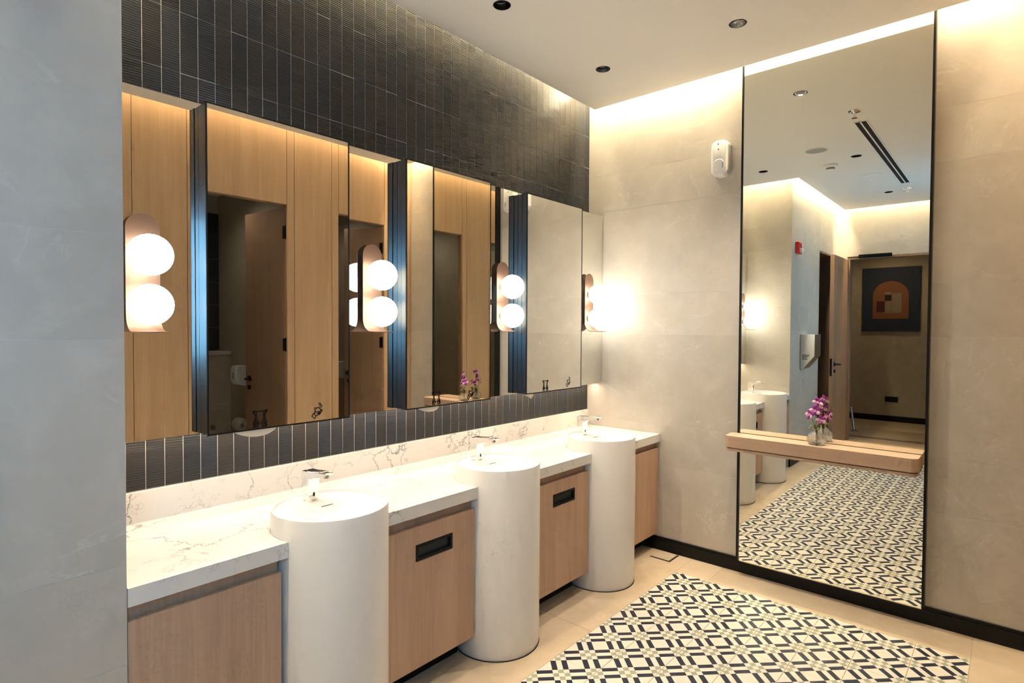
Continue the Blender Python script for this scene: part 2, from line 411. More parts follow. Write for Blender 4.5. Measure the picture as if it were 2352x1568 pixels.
# end wall with the entrance
DY0, DY1, DZ = -0.70, -1.64, 2.385
wall_end = struct(obj('wall_end', MB().box(EX-0.12, EX-0.0007, DY0, GY+0.0007, 0, CTOP).box(EX-0.12, EX-0.0007, -W-0.1, DY1, 0, CTOP).box(EX-0.12, EX-0.0007, DY1, DY0, DZ, CTOP), 'grout_wall'), 'end wall of limestone slabs around the entrance')
clad(wall_end, 'x', EX, -0.0085, -W, GY, [(-1.8,), (-1.2,), ()], holes=((DY1, DY0, DZ),))
obj('door_lining', MB().box(EX-0.125, EX+0.006, DY0-0.03, DY0-0.001, 0, DZ-0.001).box(EX-0.125, EX+0.006, DY1+0.001, DY1+0.03, 0, DZ-0.001).box(EX-0.125, EX+0.006, DY1+0.03, DY0-0.03, DZ-0.03, DZ-0.001), 'oakdoor', wall_end)
# corridor beyond the entrance
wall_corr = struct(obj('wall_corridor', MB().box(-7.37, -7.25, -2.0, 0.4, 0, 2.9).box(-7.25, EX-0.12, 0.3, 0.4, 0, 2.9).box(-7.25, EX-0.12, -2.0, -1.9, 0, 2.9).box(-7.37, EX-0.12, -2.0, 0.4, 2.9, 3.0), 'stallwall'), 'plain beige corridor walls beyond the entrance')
bb = struct(obj('baseboard_corridor', bx(-7.249, -7.232, -1.9, 0.3, 0, 0.088), 'black', bevel=(0.002, 1)), 'black skirting under the painting')

# --- skirting
struct(obj('baseboard_far', MB().box(-0.0145, -0.001, -W+0.001, -0.47, 0, 0.072).box(-0.009, -0.001, -W+0.001, -0.47, 0.072, 0.0865), 'black', bevel=(0.0012, 1)), 'black skirting along the far wall')
struct(obj('baseboard_end', bx(EX+0.001, EX+0.0145, -W+0.001, DY1-0.001, 0, 0.0865), 'black'), 'black skirting on the end wall')
struct(obj('baseboard_left', bx(NI1+0.001, GX-0.001, GY-0.0145, GY-0.001, 0, 0.0865), 'black'), 'black skirting below the hand dryer')

# --- timber wall opposite the basins with cubicle doorways
OPEN = [(-0.785, -0.208), (-1.865, -1.249), (-2.945, -2.338)]
HZ = 2.443
wall_opp = struct(obj('wall_opposite', MB().box(-0.208, 0.004, -W-0.06, -W-0.018, 0, CTOP).box(-1.249, -0.785, -W-0.06, -W-0.018, 0, CTOP).box(-2.338, -1.865, -W-0.06, -W-0.018, 0, CTOP).box(-3.4, -2.945, -W-0.06, -W-0.018, 0, CTOP).box(EX-0.1, -4.05, -W-0.06, -W-0.018, 0, CTOP).box(-4.05, -3.4, -W-0.06, -W-0.018, 0, 1.2).box(-4.05, -3.4, -W-0.06, -W-0.018, 2.3, CTOP)
    .box(-0.785, -0.208, -W-0.06, -W-0.018, HZ, CTOP).box(-1.865, -1.249, -W-0.06, -W-0.018, HZ, CTOP).box(-2.945, -2.338, -W-0.06, -W-0.018, HZ, CTOP), 'oakdark'), 'oak panelled wall with cubicle doorways')
def wpanel(x0, x1, z0, z1, t=0.0178):
    c = (x0+x1)/2; g = 0.0016
    obj('wood_panel', bx(x0-c+g, x1-c-g, -t, 0, z0, z1), 'oakwall', wall_opp, bevel=(0.001, 1), loc=(c, -W, 0))
for a, b in OPEN: wpanel(a, b, HZ, CTOP)
piers = [(-1.249, -0.785), (-2.338, -1.865), (-3.400, -2.945)]
for a, b in piers:
    wpanel(a, a+0.063, 0, CTOP); wpanel(a+0.063, b-0.065, 0, CTOP); wpanel(b-0.065, b, 0, CTOP)
wpanel(-0.208, -0.145, 0, CTOP); wpanel(-0.145, 0.0, 0, CTOP)
wpanel(-4.575, -4.05, 0, CTOP); wpanel(EX, -4.575, 0, CTOP); wpanel(-4.05, -3.4, 0, 1.2); wpanel(-4.05, -3.4, 2.3, CTOP)
for a, b in OPEN:   # doorway linings
    obj('doorway_lining', MB().box(b-0.004, b, -W-0.06, -W-0.018, 0, HZ).box(a, a+0.004, -W-0.06, -W-0.018, 0, HZ).box(a+0.004, b-0.004, -W-0.06, -W-0.018, HZ-0.004, HZ), 'oakdoor', wall_opp)
# unseen window added behind the camera as a cool fill light
fill_win = struct(obj('fill_window', bx(-4.0, -3.45, -W-0.055, -W-0.045, 1.25, 2.25), 'alu'), 'added frosted window in the oak wall, cool fill light behind the camera')
_wm = bpy.data.meshes.new('fill_pane'); _wm.from_pydata([(-4.0, -W-0.044, 1.25), (-4.0, -W-0.044, 2.25), (-3.45, -W-0.044, 2.25), (-3.45, -W-0.044, 1.25)], [], [(0, 1, 2, 3)]); link('fill_pane', _wm, 'window', fill_win)
obj('fill_window_frame', MB().box(-4.05, -4.0, -W-0.06, -W+0.004, 1.2, 2.3).box(-3.45, -3.4, -W-0.06, -W+0.004, 1.2, 2.3).box(-4.0, -3.45, -W-0.06, -W+0.004, 1.2, 1.25).box(-4.0, -3.45, -W-0.06, -W+0.004, 2.25, 2.3), 'alu', fill_win)

# --- cubicles behind the doorways
YB = -3.956
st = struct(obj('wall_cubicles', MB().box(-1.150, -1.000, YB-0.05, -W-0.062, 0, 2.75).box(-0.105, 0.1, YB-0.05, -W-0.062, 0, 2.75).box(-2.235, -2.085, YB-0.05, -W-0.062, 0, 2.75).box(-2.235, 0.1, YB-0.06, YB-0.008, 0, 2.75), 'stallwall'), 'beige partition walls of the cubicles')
struct(obj('ceiling_cubicles', bx(-2.235, 0.1, YB-0.06, -W-0.062, 2.75, 2.80), 'paint'), 'low cubicle ceiling')
for n, (xa, xb) in enumerate(((-2.085, -1.150), (-1.0, -0.105))):
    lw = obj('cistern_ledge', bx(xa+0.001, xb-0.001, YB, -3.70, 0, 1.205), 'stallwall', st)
    obj('ledge_cap', bx(xa+0.001, xb-0.001, YB, -3.685, 1.205, 1.235), 'wallstone', st, bevel=(0.003, 2))
    tmd = bx(-0.0499, 0.0499, 0, 0.007, 0.001, 0.2225).mesh('ribbed_tile'); tmd.materials.append(M['darktile'])
    x = xb-0.0515
    while x > max(xa, xb-0.36):
        for r in range(6):
            o = bpy.data.objects.new('ribbed_tile', tmd); C.objects.link(o); o.parent = st; o.location = (x, YB-0.0075, 1.236+r*0.2235)
        x -= 0.1018

# --- ceiling: dropped slab with holes for the downlights, upper ceiling above the coves
DOWN = [(-0.618, -0.500), (-1.4955, -0.496), (-2.405, -0.485), (-0.613, -1.278), (-2.410, -1.270), (-4.200, -1.265)]
DLBL = ['recessed downlight above the far basin, nearest the room corner', 'black recessed downlight above the middle basin', 'recessed downlight above the near basin', 'recessed tilted downlight in front of the tall mirror', 'recessed downlight mid room beside the ceiling speaker', 'recessed downlight near the entrance']
SLX, SLY, SLY2, SLF = -2.88, -0.122, -0.68, -0.122
ce = MB().prism([(SLF, SLY), (SLX, SLY), (SLX, SLY2), (-5.0, SLY2), (-5.0, -2.29), (SLF, -2.29)], CZ, CZ+0.10)
ceil_me = ce.mesh('ceiling'); cut = MB()
for (x, y) in DOWN: cut.lathe([(0.040, -0.03), (0.040, 0.075)], x, y, CZ, 32)
co = link('cutter', cut.mesh('cutter'), 'paint'); ceiling = link('ceiling', ceil_me, 'paint')
bo = ceiling.modifiers.new('b', 'BOOLEAN'); bo.object = co; bo.operation = 'DIFFERENCE'; bo.solver = 'EXACT'
dg = bpy.context.evaluated_depsgraph_get(); me2 = bpy.data.meshes.new_from_object(ceiling.evaluated_get(dg))
ceiling.modifiers.clear(); ceiling.data = me2; bpy.data.objects.remove(co)
if not me2.materials: me2.materials.append(M['paint'])
struct(ceiling, 'dropped plaster ceiling floating between light coves')
struct(obj('ceiling_upper', bx(EX-0.1, 0.14, -W-0.1, 0.14, CTOP, CTOP+0.06), 'paint'), 'upper ceiling above the light coves')

# ================================================================== LIGHT FITTINGS
def face(name, pts, mat, parent):      # one flat lit face whose normal follows the point order
    me = bpy.data.meshes.new(name); me.from_pydata(pts, [], [(0, 1, 2, 3)]); return link(name, me, mat, parent)
def led(parent, x0, x1, y0, y1, z0, z1, mat):   # metal channel with a lit diffuser on its underside
    obj('channel', MB().box(x0, x1, y0, y1, z0+0.001, z1), 'alu', parent)
    face('diffuser', [(x0, y0, z0), (x0, y1, z0), (x1, y1, z0), (x1, y0, z0)], mat, parent)
def strip(label, b, mat='cove'):
    t = thing('led_strip', label, 'light strip', (0, 0, 0), 'cove light strips'); led(t, *b, mat); return t
zc0, zc1 = 3.205, 3.213
strip('warm light strip in the cove above the dark tiles', (-2.85, -0.10, -0.085, -0.030, zc0, zc1))
strip('bright warm light strip in the cove above the tall mirror', (-0.116, -0.061, -2.30, -0.06, zc0, zc1), 'cove_far')
strip('warm light strip in the cove above the oak wall', (-4.95, -0.12, -2.382, -2.327, zc0, zc1))
strip('warm light strip in the cove above the fire alarm', (-4.98, -3.0, -0.655, -0.600, zc0, zc1), 'cove_end')
strip('warm light strip in the cove at the near end of the vanity', (-3.005, -2.950, -0.60, -0.06, zc0, zc1), 'cove_end')
strip('warm light strip in the cove above the entrance', (-5.080, -5.025, -2.30, -0.70, zc0, zc1), 'cove_end')
for n, ((x, y), lb) in enumerate(zip(DOWN, DLBL)):
    t = thing('downlight', lb, 'downlight', (x, y, CZ), 'recessed downlights')
    obj('trim_ring', MB().lathe([(0.0385, 0.0), (0.0385, -0.0012), (0.041, -0.0016), (0.0425, 0.0), (0.0395, 0.0), (0.0395, 0.001)], n=32, cap=False), 'black', t, smooth=40)
    obj('baffle', MB().lathe([(0.0385, 0.0), (0.0385, 0.012), (0.030, 0.045), (0.026, 0.050)], n=32, cap=False), 'steel' if n in (0, 3) else 'baffle', t, smooth=40)
    obj('lens', MB().lathe([(0.026, 0.0490), (0.026, 0.0505)], n=24), 'lens', t)
    gr = obj('gimbal_ring', MB().lathe([(0.034, 0.0), (0.0355, 0.004), (0.034, 0.010), (0.027, 0.010), (0.026, 0.004), (0.027, 0.0), (0.034, 0.0)], n=28, cap=False), 'steel' if n == 3 else 'baffle', t, smooth=50, loc=(0, 0, 0.010 if n != 3 else 0.004)); gr.rotation_euler = (0, math.radians(-24 if n == 3 else -8), 0)
    ld = bpy.data.lights.new('downlight_lamp', 'SPOT'); ld.energy = DOWN_W*(0.68, 0.62, 0.62, 1.15, 0.35, 0.35)[n]; ld.color = DOWN_C; ld.spot_size = math.radians(88); ld.spot_blend = 0.9; ld.shadow_soft_size = 0.02
    lo = bpy.data.objects.new('downlight_lamp', ld); C.objects.link(lo); lo.parent = t; lo.location = (0, 0, 0.005)

def fill_lamp(x, y, z, watts, lb, col=DOWN_C):  # unseen lamp added to brighten a side room
    t = thing('downlight', lb, 'downlight', (x, y, z), 'added fill lamps of side rooms')
    obj('trim_ring', MB().lathe([(0.030, -0.0005), (0.030, -0.004), (0.045, -0.006), (0.047, -0.0005)], n=28, cap=False), 'paint', t, smooth=40)
    obj('lens', MB().lathe([(0.029, -0.0005), (0.029, -0.0015)], n=24), 'lens', t)
    ld = bpy.data.lights.new('downlight_lamp', 'SPOT'); ld.energy = watts; ld.color = col; ld.spot_size = math.radians(150); ld.spot_blend = 0.8; ld.shadow_soft_size = 0.03
    lo = bpy.data.objects.new('downlight_lamp', ld); C.objects.link(lo); lo.parent = t; lo.location = (0, 0, -0.02)
fill_lamp(-6.5, -0.9, 2.9, CORR_FILL_W, 'added round fill downlight on the corridor ceiling beyond the entrance', (1.0, 0.70, 0.40))  # added to lift the dark corridor
fill_lamp(-1.60, -3.05, 2.75, CUB_FILL_W, 'added round fill downlight inside the cubicle seen in the nearest mirror box')  # this one and the next added to lift the dark cubicles
fill_lamp(-0.55, -3.05, 2.75, CUB_FILL_W, 'added round fill downlight inside the cubicle closest to the far wall')
# wall sconces: bent plate, housing, two opal globes
def plate_mesh():
    path = []   # (y, z, ny, nz)
    ztop, yp, r = 1.846, -0.143, 0.058; zb = 1.452
    N = 26
    for i in range(N+1): path.append((yp, ztop-(ztop-(zb+r))*(i/N)**2.2))
    for i in range(1, 10):
        a = PI/2*i/9; path.append((yp-r+r*math.cos(a), zb+r-r*math.sin(a)))
    y1 = -0.268
    for i in range(1, 19): path.append((yp-r+(y1-(yp-r))*(1-(1-i/18)**2), zb))
    L = [0]
    for a, b in zip(path, path[1:]): L.append(L[-1]+math.hypot(b[0]-a[0], b[1]-a[1]))
    hw = 0.0505; tot = L[-1]; vs = []; fs = []; th = 0.003
    for i, (p, l) in enumerate(zip(path, L)):
        a = path[max(i-1, 0)]; b = path[min(i+1, len(path)-1)]; d = Vector((b[0]-a[0], b[1]-a[1])).normalized(); nrm = Vector((-d[1], d[0]))
        e = min(l, tot-l); w = hw if e >= hw else math.sqrt(max(hw**2-(hw-e)**2, 1e-7))
        for sgn in (-1, -0.5, 0.5, 1): vs.append((w*sgn, p[0], p[1]))
        for sgn in (-1, -0.5, 0.5, 1): vs.append((w*sgn, p[0]+nrm[0]*th, p[1]+nrm[1]*th))
    n = len(path)
    for i in range(n-1):
        o, q = i*8, (i+1)*8
        for c in range(3): fs.append((o+c, o+c+1, q+c+1, q+c)); fs.append((o+4+c, q+4+c, q+5+c, o+5+c))
        fs.append((o, q, q+4, o+4)); fs.append((o+3, o+7, q+7, q+3))
    m_ = MB(); m_.add(vs, fs); return m_
pm = plate_mesh().mesh('backplate', 50); pm.materials.append(M['bronze'])
hm = MB().prism([(-0.022, 1.50), (0.022, 1.50), (0.022, 1.72), (-0.022, 1.72)], -0.139, -MD-0.0005, 'y').mesh('housing'); hm.materials.append(M['chrome'])
gm = MB().ellipsoid((0, 0, 0), (0.067, 0.067, 0.067), 28, 16).mesh('globe', 180); gm.materials.append(M['globe'])
cm = MB().lathe([(0.022, 0.0), (0.022, 0.014)], n=24, ax='y').mesh('collar', 40); cm.materials.append(M['bronze'])
SCX = (-2.882, -1.971, -1.0875, -0.203)
SLB = ['bronze wall sconce with two lit globes, nearest, half hidden by the grey wall', 'bronze two-globe sconce between the nearest and middle mirror boxes', 'bronze two-globe sconce between the middle and farthest mirror boxes', 'bronze two-globe sconce in the corner by the far wall']
for x, lb in zip(SCX, SLB):
    t = thing('wall_sconce', lb, 'wall lamp', (x, 0, 0), 'wall sconces along the mirror')
    link('backplate', pm, None, t); link('housing', hm, None, t)
    for z in (1.702, 1.540):
        g = link('globe', gm, None, t, (0, -0.2155, z)); g2 = link('collar', cm, None, g, (0, 0.0590, 0))

# ================================================================== MIRRORS
wm = thing('wall_mirror', 'long frameless wall mirror behind the three mirror boxes', 'mirror', (0, 0, 0))
obj('carcass', bx(GX+0.004, -0.006, -MD+0.004, -0.001, MZ0+0.002, MZ1-0.002), 'black', wm)
obj('mirror_glass', bx(GX+0.002, -0.004, -MD, -MD+0.0038, MZ0, MZ1), 'mirror', wm)
led(wm, GX+0.02, -0.02, -0.084, -0.044, MZ0-0.004, MZ0+0.0018, 'under')
def stroke(mb, pts, w, closed=False, fl=1):
    n = len(pts); ps = [Vector((p[0], p[1])) for p in pts]
    segs = [(ps[i], ps[(i+1) % n]) for i in range(n if closed else n-1)]
    for a, b in segs:
        d = b-a
        if d.length < 1e-9: continue
        d.normalize(); q = Vector((-d.y, d.x))*w/2; a2 = a-d*w/2; b2 = b+d*w/2
        mb.prism([tuple(a2-q), tuple(b2-q), tuple(b2+q), tuple(a2+q)], -0.0006, 0.0, 'y')
def ring(c, r, n=12): return [(c[0]+r*math.cos(2*PI*i/n), c[1]+r*math.sin(2*PI*i/n)) for i in range(n)]
def icon_towel():
    mb = MB(); w = 0.0034
    stroke(mb, [(-.021, .060), (.021, .060)], .0035)
    for s in (-1, 1):
        stroke(mb, ring((s*.0235, .0595), .004, 8), .003, True)
        stroke(mb, [(s*.024, .055), (s*.019, .050), (s*.019, .030), (s*.024, .024), (s*.0245, .002)], w)
        stroke(mb, [(s*.014, .058), (s*.0135, .032), (s*.009, .024), (s*.008, .010), (s*.011, .001), (s*.0245, .001)], w)
        stroke(mb, [(s*.018, .028), (s*.014, .020), (s*.015, .010)], w); stroke(mb, [(s*.019, .020), (s*.0205, .006)], w)
    stroke(mb, [(-.009, .015), (.009, .015)], w)
    return mb
def icon_soap():
    mb = MB(); w = 0.0034
    stroke(mb, [(-.024, .010), (-.012, -.001), (-.005, .009), (-.016, .021)], .003, True)
    stroke(mb, [(-.012, .021), (-.006, .026), (.008, .026)], w); stroke(mb, [(-.004, .0105), (.010, .0135), (.022, .029), (.018, .033), (.009, .021), (-.001, .019)], w)
    stroke(mb, [(-.011, .026), (-.009, .036), (.001, .043), (.008, .041), (.016, .034)], w)
    stroke(mb, [(.002, .0175), (.011, .018)], w)
    for c, r in (((-.009, .040), .0038), ((.017, .048), .0052), ((.011, .058), .0034)): stroke(mb, ring(c, r), .0024, True)
    return mb
ti, so = icon_towel().mesh('towel_icon'), icon_soap().mesh('soap_icon')
for m_ in (ti, so): m_.materials.append(M['dark_ink'])
BOXES = [(-2.7013, -2.1234, 'large black-sided mirror box nearest the camera, above the near basin'), (-1.8180, -1.2409, 'middle black-sided mirror box, reflecting the vase of orchids'), (-0.9339, -0.3643, 'farthest black-sided mirror box, beside the far wall')]
for x0, x1, lb in BOXES:
    t = thing('mirror_box', lb, 'mirror cabinet', ((x0+x1)/2, 0, 0), 'mirror boxes above the basins'); h = (x1-x0)/2
    z0, z1 = MZ0-0.0005, 2.2595
    obj('carcass', MB().box(-h+0.002, h-0.002, -0.1515, -MD-0.0006, z0+0.002, z1-0.002).box(-h+0.006, h-0.006, -0.1545, -0.1515, z0+0.006, z1-0.006).box(-h, h, -BD+0.0055, -0.1545, z0, z1), 'boxside', t, bevel=(0.0012, 2))
    f = 0.0055
    obj('frame', MB().box(-h, -h+f, -BD, -BD+0.0055, z0, z1).box(h-f, h, -BD, -BD+0.0055, z0, z1).box(-h+f, h-f, -BD, -BD+0.0055, z1-f, z1).box(-h+f, h-f, -BD, -BD+0.0055, z0, z0+f), 'black', t)
    obj('mirror_glass', bx(-h+f, h-f, -BD+0.0012, -BD+0.0054, z0+f, z1-f), 'mirror', t)
    link('towel_icon', ti, None, t, (-0.100, -BD+0.0011, z0+0.0085)); link('soap_icon', so, None, t, (0.137, -BD+0.0011, z0+0.016))
# paper towels peeking out below the boxes
def towel(name, lb, cxx, wdt, sag, pointed):
    mb = MB(); n = 16; vs = []
    for row in range(2):
        for i in range(n+1):
            u = i/n*2-1
            if pointed: d = sag*(1-abs(u))
            else: d = sag*(1-u*u)**0.8
            yy = -0.160-0.016*row*0.5
            vs.append((u*wdt/2, -0.150-0.024*(1-abs(u)**3)*row, MZ0-0.0025-(d if row else 0.0)))
    k_ = len(vs); vs += [(x, y+0.0007, z) for x, y, z in vs]; fs = []
    for i in range(n):
        a, b, c, d = i, i+1, n+2+i, n+1+i; fs += [(a, b, c, d), (k_+a, k_+d, k_+c, k_+b), (a, k_+a, k_+b, b), (d, c, k_+c, k_+d)]
    fs += [(0, n+1, k_+n+1, k_), (n, k_+n, k_+2*n+1, 2*n+1)]
    mb.add(vs, fs)
    return tag(obj(name, mb, 'paper', smooth=60, loc=(cxx, 0, 0)), lb, 'paper towel', 'paper towels below the mirror boxes')
towel('paper_towel', 'curved white paper towel hanging below the nearest mirror box', -2.512, 0.175, 0.027, False)
towel('paper_towel', 'curved white paper towel hanging below the middle mirror box', -1.648, 0.150, 0.024, False)
towel('paper_towel', 'pointed tip of white paper towel below the farthest mirror box', -0.868, 0.100, 0.030, True)
# tall mirror on the far wall, leaning forward by a fraction of a degree
TMZ0, TMZ1, TMY0, TMY1 = 0.080, 3.12, -2.024, -1.113
tmr = thing('tall_mirror', 'tall black-edged mirror on the far wall behind the oak shelf', 'mirror', (0, 0, 0))
xt, xb_ = -0.0550, -0.0460
g = MB(); ya, yb_ = TMY0+0.004, TMY1-0.004
g.add([(xb_, ya, TMZ0), (xb_, yb_, TMZ0), (xt, yb_, TMZ1), (xt, ya, TMZ1), (xb_+0.004, ya, TMZ0), (xb_+0.004, yb_, TMZ0), (xt+0.004, yb_, TMZ1), (xt+0.004, ya, TMZ1)], [(0, 1, 2, 3), (7, 6, 5, 4), (0, 4, 5, 1), (1, 5, 6, 2), (2, 6, 7, 3), (3, 7, 4, 0)])
obj('mirror_glass', g, 'mirror_tall', tmr)
obj('frame_strip', bx(-0.0585, -0.002, TMY1-0.0045, TMY1+0.005, 0.074, TMZ1), 'black', tmr)
obj('frame_strip', bx(-0.0585, -0.040, TMY0-0.006, TMY0+0.0045, 0.074, TMZ1), 'black', tmr)
obj('side_panel', bx(-0.040, -0.002, TMY0-0.006, TMY0-0.001, 0.088, TMZ1), 'edgegrey', tmr)
obj('bottom_rail', bx(-0.052, -0.016, TMY0+0.0045, TMY1-0.0045, 0.070, 0.080), 'black', tmr)

# ================================================================== VANITY
# worktop notched around the basins
def counter_outline(front, back, r, x0, x1):
    pts = [(x0, back), (x0, front)]
    for b in BX:
        dy = front-BY; a0 = PI-math.asin(dy/r) if abs(dy) < r else PI
        # go from left front point over the back of the basin to the right front point
        sa = math.atan2(dy, -math.sqrt(r*r-dy*dy)); ea = math.atan2(dy, math.sqrt(r*r-dy*dy))
        if sa < 0: sa += 2*PI
        n = 40
        for i in range(n+1):
            a = sa+(ea-sa)*i/n; pts.append((b+r*math.cos(a), BY+r*math.sin(a)))
    pts += [(x1, front), (x1, back)]
    return pts
ct = thing('quartz_worktop', 'long white veined quartz worktop notched around three basins', 'worktop', (0, 0, 0))
co_ = counter_outline(-CD, -0.0145, BR+0.0015, GX+0.001, -0.001)
obj('slab', MB().prism(co_, CB, CT), 'marble', ct)
obj('backsplash', bx(GX+0.001, -0.001, -0.0142, -0.0006, CT-0.004, 0.8822), 'marble', ct, bevel=(0.001, 1))
# basins
def basin(b, lb):
    t = thing('pedestal_basin', lb, 'basin', (b, BY, 0), 'white pedestal basins')
    R, H = BR, BH; n = 192; ri = R-0.0075
    rings = [(R-0.004, 0.0), (R-0.0015, 0.006), (R-0.0005, 0.03), (R, 0.30), (R, H-0.003), (R-0.0012, H-0.0005), (R-0.003, H), (ri+0.001, H), (ri-0.001, H-0.0015)]
    vs = []; fs = []
    for r, h in rings:
        for i in range(n): a = 2*PI*i/n; vs.append((r*math.cos(a), r*math.sin(a), h))
    for q in range(len(rings)-1):
        for i in range(n):
            j = (i+1) % n; fs.append((q*n+i, q*n+j, (q+1)*n+j, (q+1)*n+i))
    sm = lambda e0, e1, x: (lambda u: u*u*(3-2*u))(min(1, max(0, (x-e0)/(e1-e0))))
    def depth(x, y):
        r = math.hypot(x, y); deck = 0.011
        d = 0.36*max(0.0, 0.062-y); d = 0.075*(1-math.exp(-d/0.075))   # straight edge of the tap deck
        return H-deck-d*sm(ri, ri-0.045, r)
    m = 80; last = (len(rings)-1)*n; prev = last
    for q in range(1, m+1):
        r = ri-0.001-(ri-0.001)*(q/m); base = len(vs)
        if q == m: vs.append((0, 0, depth(0, 0))); fs += [(prev+i, prev+(i+1) % n, base) for i in range(n)]; break
        for i in range(n): a = 2*PI*i/n; x, y = r*math.cos(a), r*math.sin(a); vs.append((x, y, depth(x, y)))
        fs += [(prev+i, prev+(i+1) % n, base+(i+1) % n, base+i) for i in range(n)]; prev = base
    mb = MB(); mb.add(vs, fs); obj('body', mb, 'solid', t, smooth=45)
    # overflow slit on the sloping inner face
    y0, y1 = 0.0415, 0.0385; mb = MB()
    za, zb = depth(0.01, y0)+0.0012, depth(0.01, y1)+0.0012
    mb.add([(-0.014, y1, zb), (0.030, y1, zb), (0.030, y0+0.001, za), (-0.014, y0+0.001, za), (-0.014, y1, zb-0.004), (0.030, y1, zb-0.004), (0.030, y0+0.001, za-0.004), (-0.014, y0+0.001, za-0.004)], [(0, 1, 2, 3), (4, 7, 6, 5), (0, 4, 5, 1), (1, 5, 6, 2), (2, 6, 7, 3), (3, 7, 4, 0)])
    obj('overflow_slit', mb, 'oakdark', t)
    obj('waste_cover', MB().lathe([(0.028, 0), (0.028, 0.003), (0.024, 0.005)], 0, -0.06, depth(0, -0.06), 24), 'solid', t, smooth=40)
    obj('foot_ring', MB().lathe([(R-0.0035, 0.0005), (R+0.0012, 0.0005), (R+0.0012, 0.003), (R-0.0035, 0.003)], n=64, cap=False), 'blackmat', t)  # thin black ring around the foot of the basin
    return depth
dfn = None
for b, lb in zip(BX, ['white cylindrical pedestal basin nearest the camera', 'white cylindrical pedestal basin in the middle', 'white cylindrical pedestal basin nearest the far wall']): dfn = basin(b, lb)
# sensor taps
def tap(b, lb):
    zb = BH-0.011; t = thing('sensor_tap', lb, 'tap', (b-0.006, -0.389, zb), 'chrome sensor taps')
    prof = [(0.024, 0.0), (0.0235, 0.050), (0.026, 0.098), (0.024, 0.105), (0.018, 0.1085), (-0.020, 0.1105), (-0.075, 0.1165), (-0.122, 0.1185), (-0.127, 0.1160), (-0.124, 0.1125), (-0.106, 0.104), (-0.070, 0.095), (-0.038, 0.086), (-0.028, 0.078), (-0.0245, 0.065), (-0.024, 0.0)]
    mb = MB(); n = len(prof)
    layers = [(-0.0235, 0.80), (-0.020, 0.97), (-0.012, 1.0), (0.012, 1.0), (0.020, 0.97), (0.0235, 0.80)]
    cyy, czz = -0.01, 0.07; vs = []
    for xx, sc in layers:
        for (y, z) in prof:
            yy = y if z > 0.08 else (y*sc); zz = z if z < 0.06 else (0.1+(z-0.1)*(0.9 if sc < 0.9 else 1))
            taper = 1-0.18*max(0, min(1, (-y-0.03)/0.09))
            vs.append((xx*taper, yy, zz))
    fs = [tuple(range(n)), tuple(range(5*n, 6*n))[::-1]]
    for l in range(5):
        for i in range(n): j = (i+1) % n; fs.append((l*n+i, l*n+j, (l+1)*n+j, (l+1)*n+i))
    mb.add(vs, fs); obj('body', mb, 'chrome', t, smooth=32)
    obj('base_ring', MB().lathe([(0.0255, 0.0), (0.0255, 0.003)], 0, 0, 0.0002, 32), 'steel', t)
    obj('sensor_eye', MB().ellipsoid((0, -0.0240, 0.024), (0.0048, 0.0018, 0.0085), 16, 10), 'brownpaint', t, smooth=80)
    obj('aerator', MB().lathe([(0.010, -0.006), (0.010, 0.004)], 0, -0.108, 0.104, 24), 'steel', t, smooth=40)
for b, lb in zip(BX, ['chrome sensor tap on the nearest basin', 'chrome sensor tap on the middle basin', 'chrome sensor tap on the basin by the far wall']): tap(b, lb)
# cabinets
CF, KZ, TZ1 = -0.570, 0.1085, 0.6785
def cabinet(x0, x1, lb, slot=None):
    cxx = (x0+x1)/2; t = thing('vanity_cabinet', lb, 'cabinet', (cxx, 0, 0), 'oak cabinets below the worktop'); h = (x1-x0)/2
    obj('carcass', bx(-h+0.001, h-0.001, CF+0.0185, -0.02, KZ+0.001, TZ1-0.0301), 'oakdark', t)
    if slot:
        a, b, z0, z1 = slot; a -= cxx; b -= cxx
        o = [(-h, KZ), (h, KZ), (h, TZ1), (-h, TZ1)]; q = [(a, z0), (b, z0), (b, z1), (a, z1)]; vs = []; fs = []
        for yy in (CF, CF+0.018): vs += [(u, yy, v) for u, v in o]+[(u, yy, v) for u, v in q]
        for i in range(4):
            j = (i+1) % 4
            fs += [(i, j, 4+j, 4+i), (8+i, 12+i, 12+j, 8+j), (i, 8+i, 8+j, j), (4+i, 4+j, 12+j, 12+i)]
        mb = MB(); mb.add(vs, fs); obj('door', mb, 'oak', t, bevel=(0.001, 1))
        f = 0.013; g_ = 0.0008
        ws = obj('waste_slot', MB().box(a+g_, b-g_, CF-0.0015, CF+0.0175, z0+g_, z0+f).box(a+g_, b-g_, CF-0.0015, CF+0.0175, z1-f, z1-g_).box(a+g_, a+f, CF-0.0015, CF+0.0175, z0+f, z1-f).box(b-f, b-g_, CF-0.0015, CF+0.0175, z0+f, z1-f), 'black', t)
        ws['label'] = 'black framed waste slot'
        obj('flap', bx(a+f, b-f, CF+0.010, CF+0.0175, z0+f, z1-f), 'slotglass', t)
    else:
        obj('door', bx(-h, h, CF, CF+0.018, KZ, TZ1), 'oak', t, bevel=(0.001, 1))
    obj('finger_recess', bx(-h+0.001, h-0.001, CF+0.026, CF+0.040, TZ1-0.03, CB-0.0008), 'oak', t)
    obj('plinth', bx(-h+0.001, h-0.001, -0.463, -0.445, 0.0005, KZ+0.001), 'black', t)
cabinet(GX+0.002, -2.6225, 'oak cabinet beside the grey wall, left of the nearest basin')
cabinet(-2.2085, -1.7390, 'oak cabinet with black waste slot between the near and middle basins', (-2.0685, -1.8708, 0.540, 0.607))
cabinet(-1.3320, -0.8400, 'oak cabinet with black waste slot between the middle and far basins', (-1.1675, -0.9732, 0.5477, 0.613))
cabinet(-0.4330, -0.0035, 'plain oak cabinet tucked against the far wall')

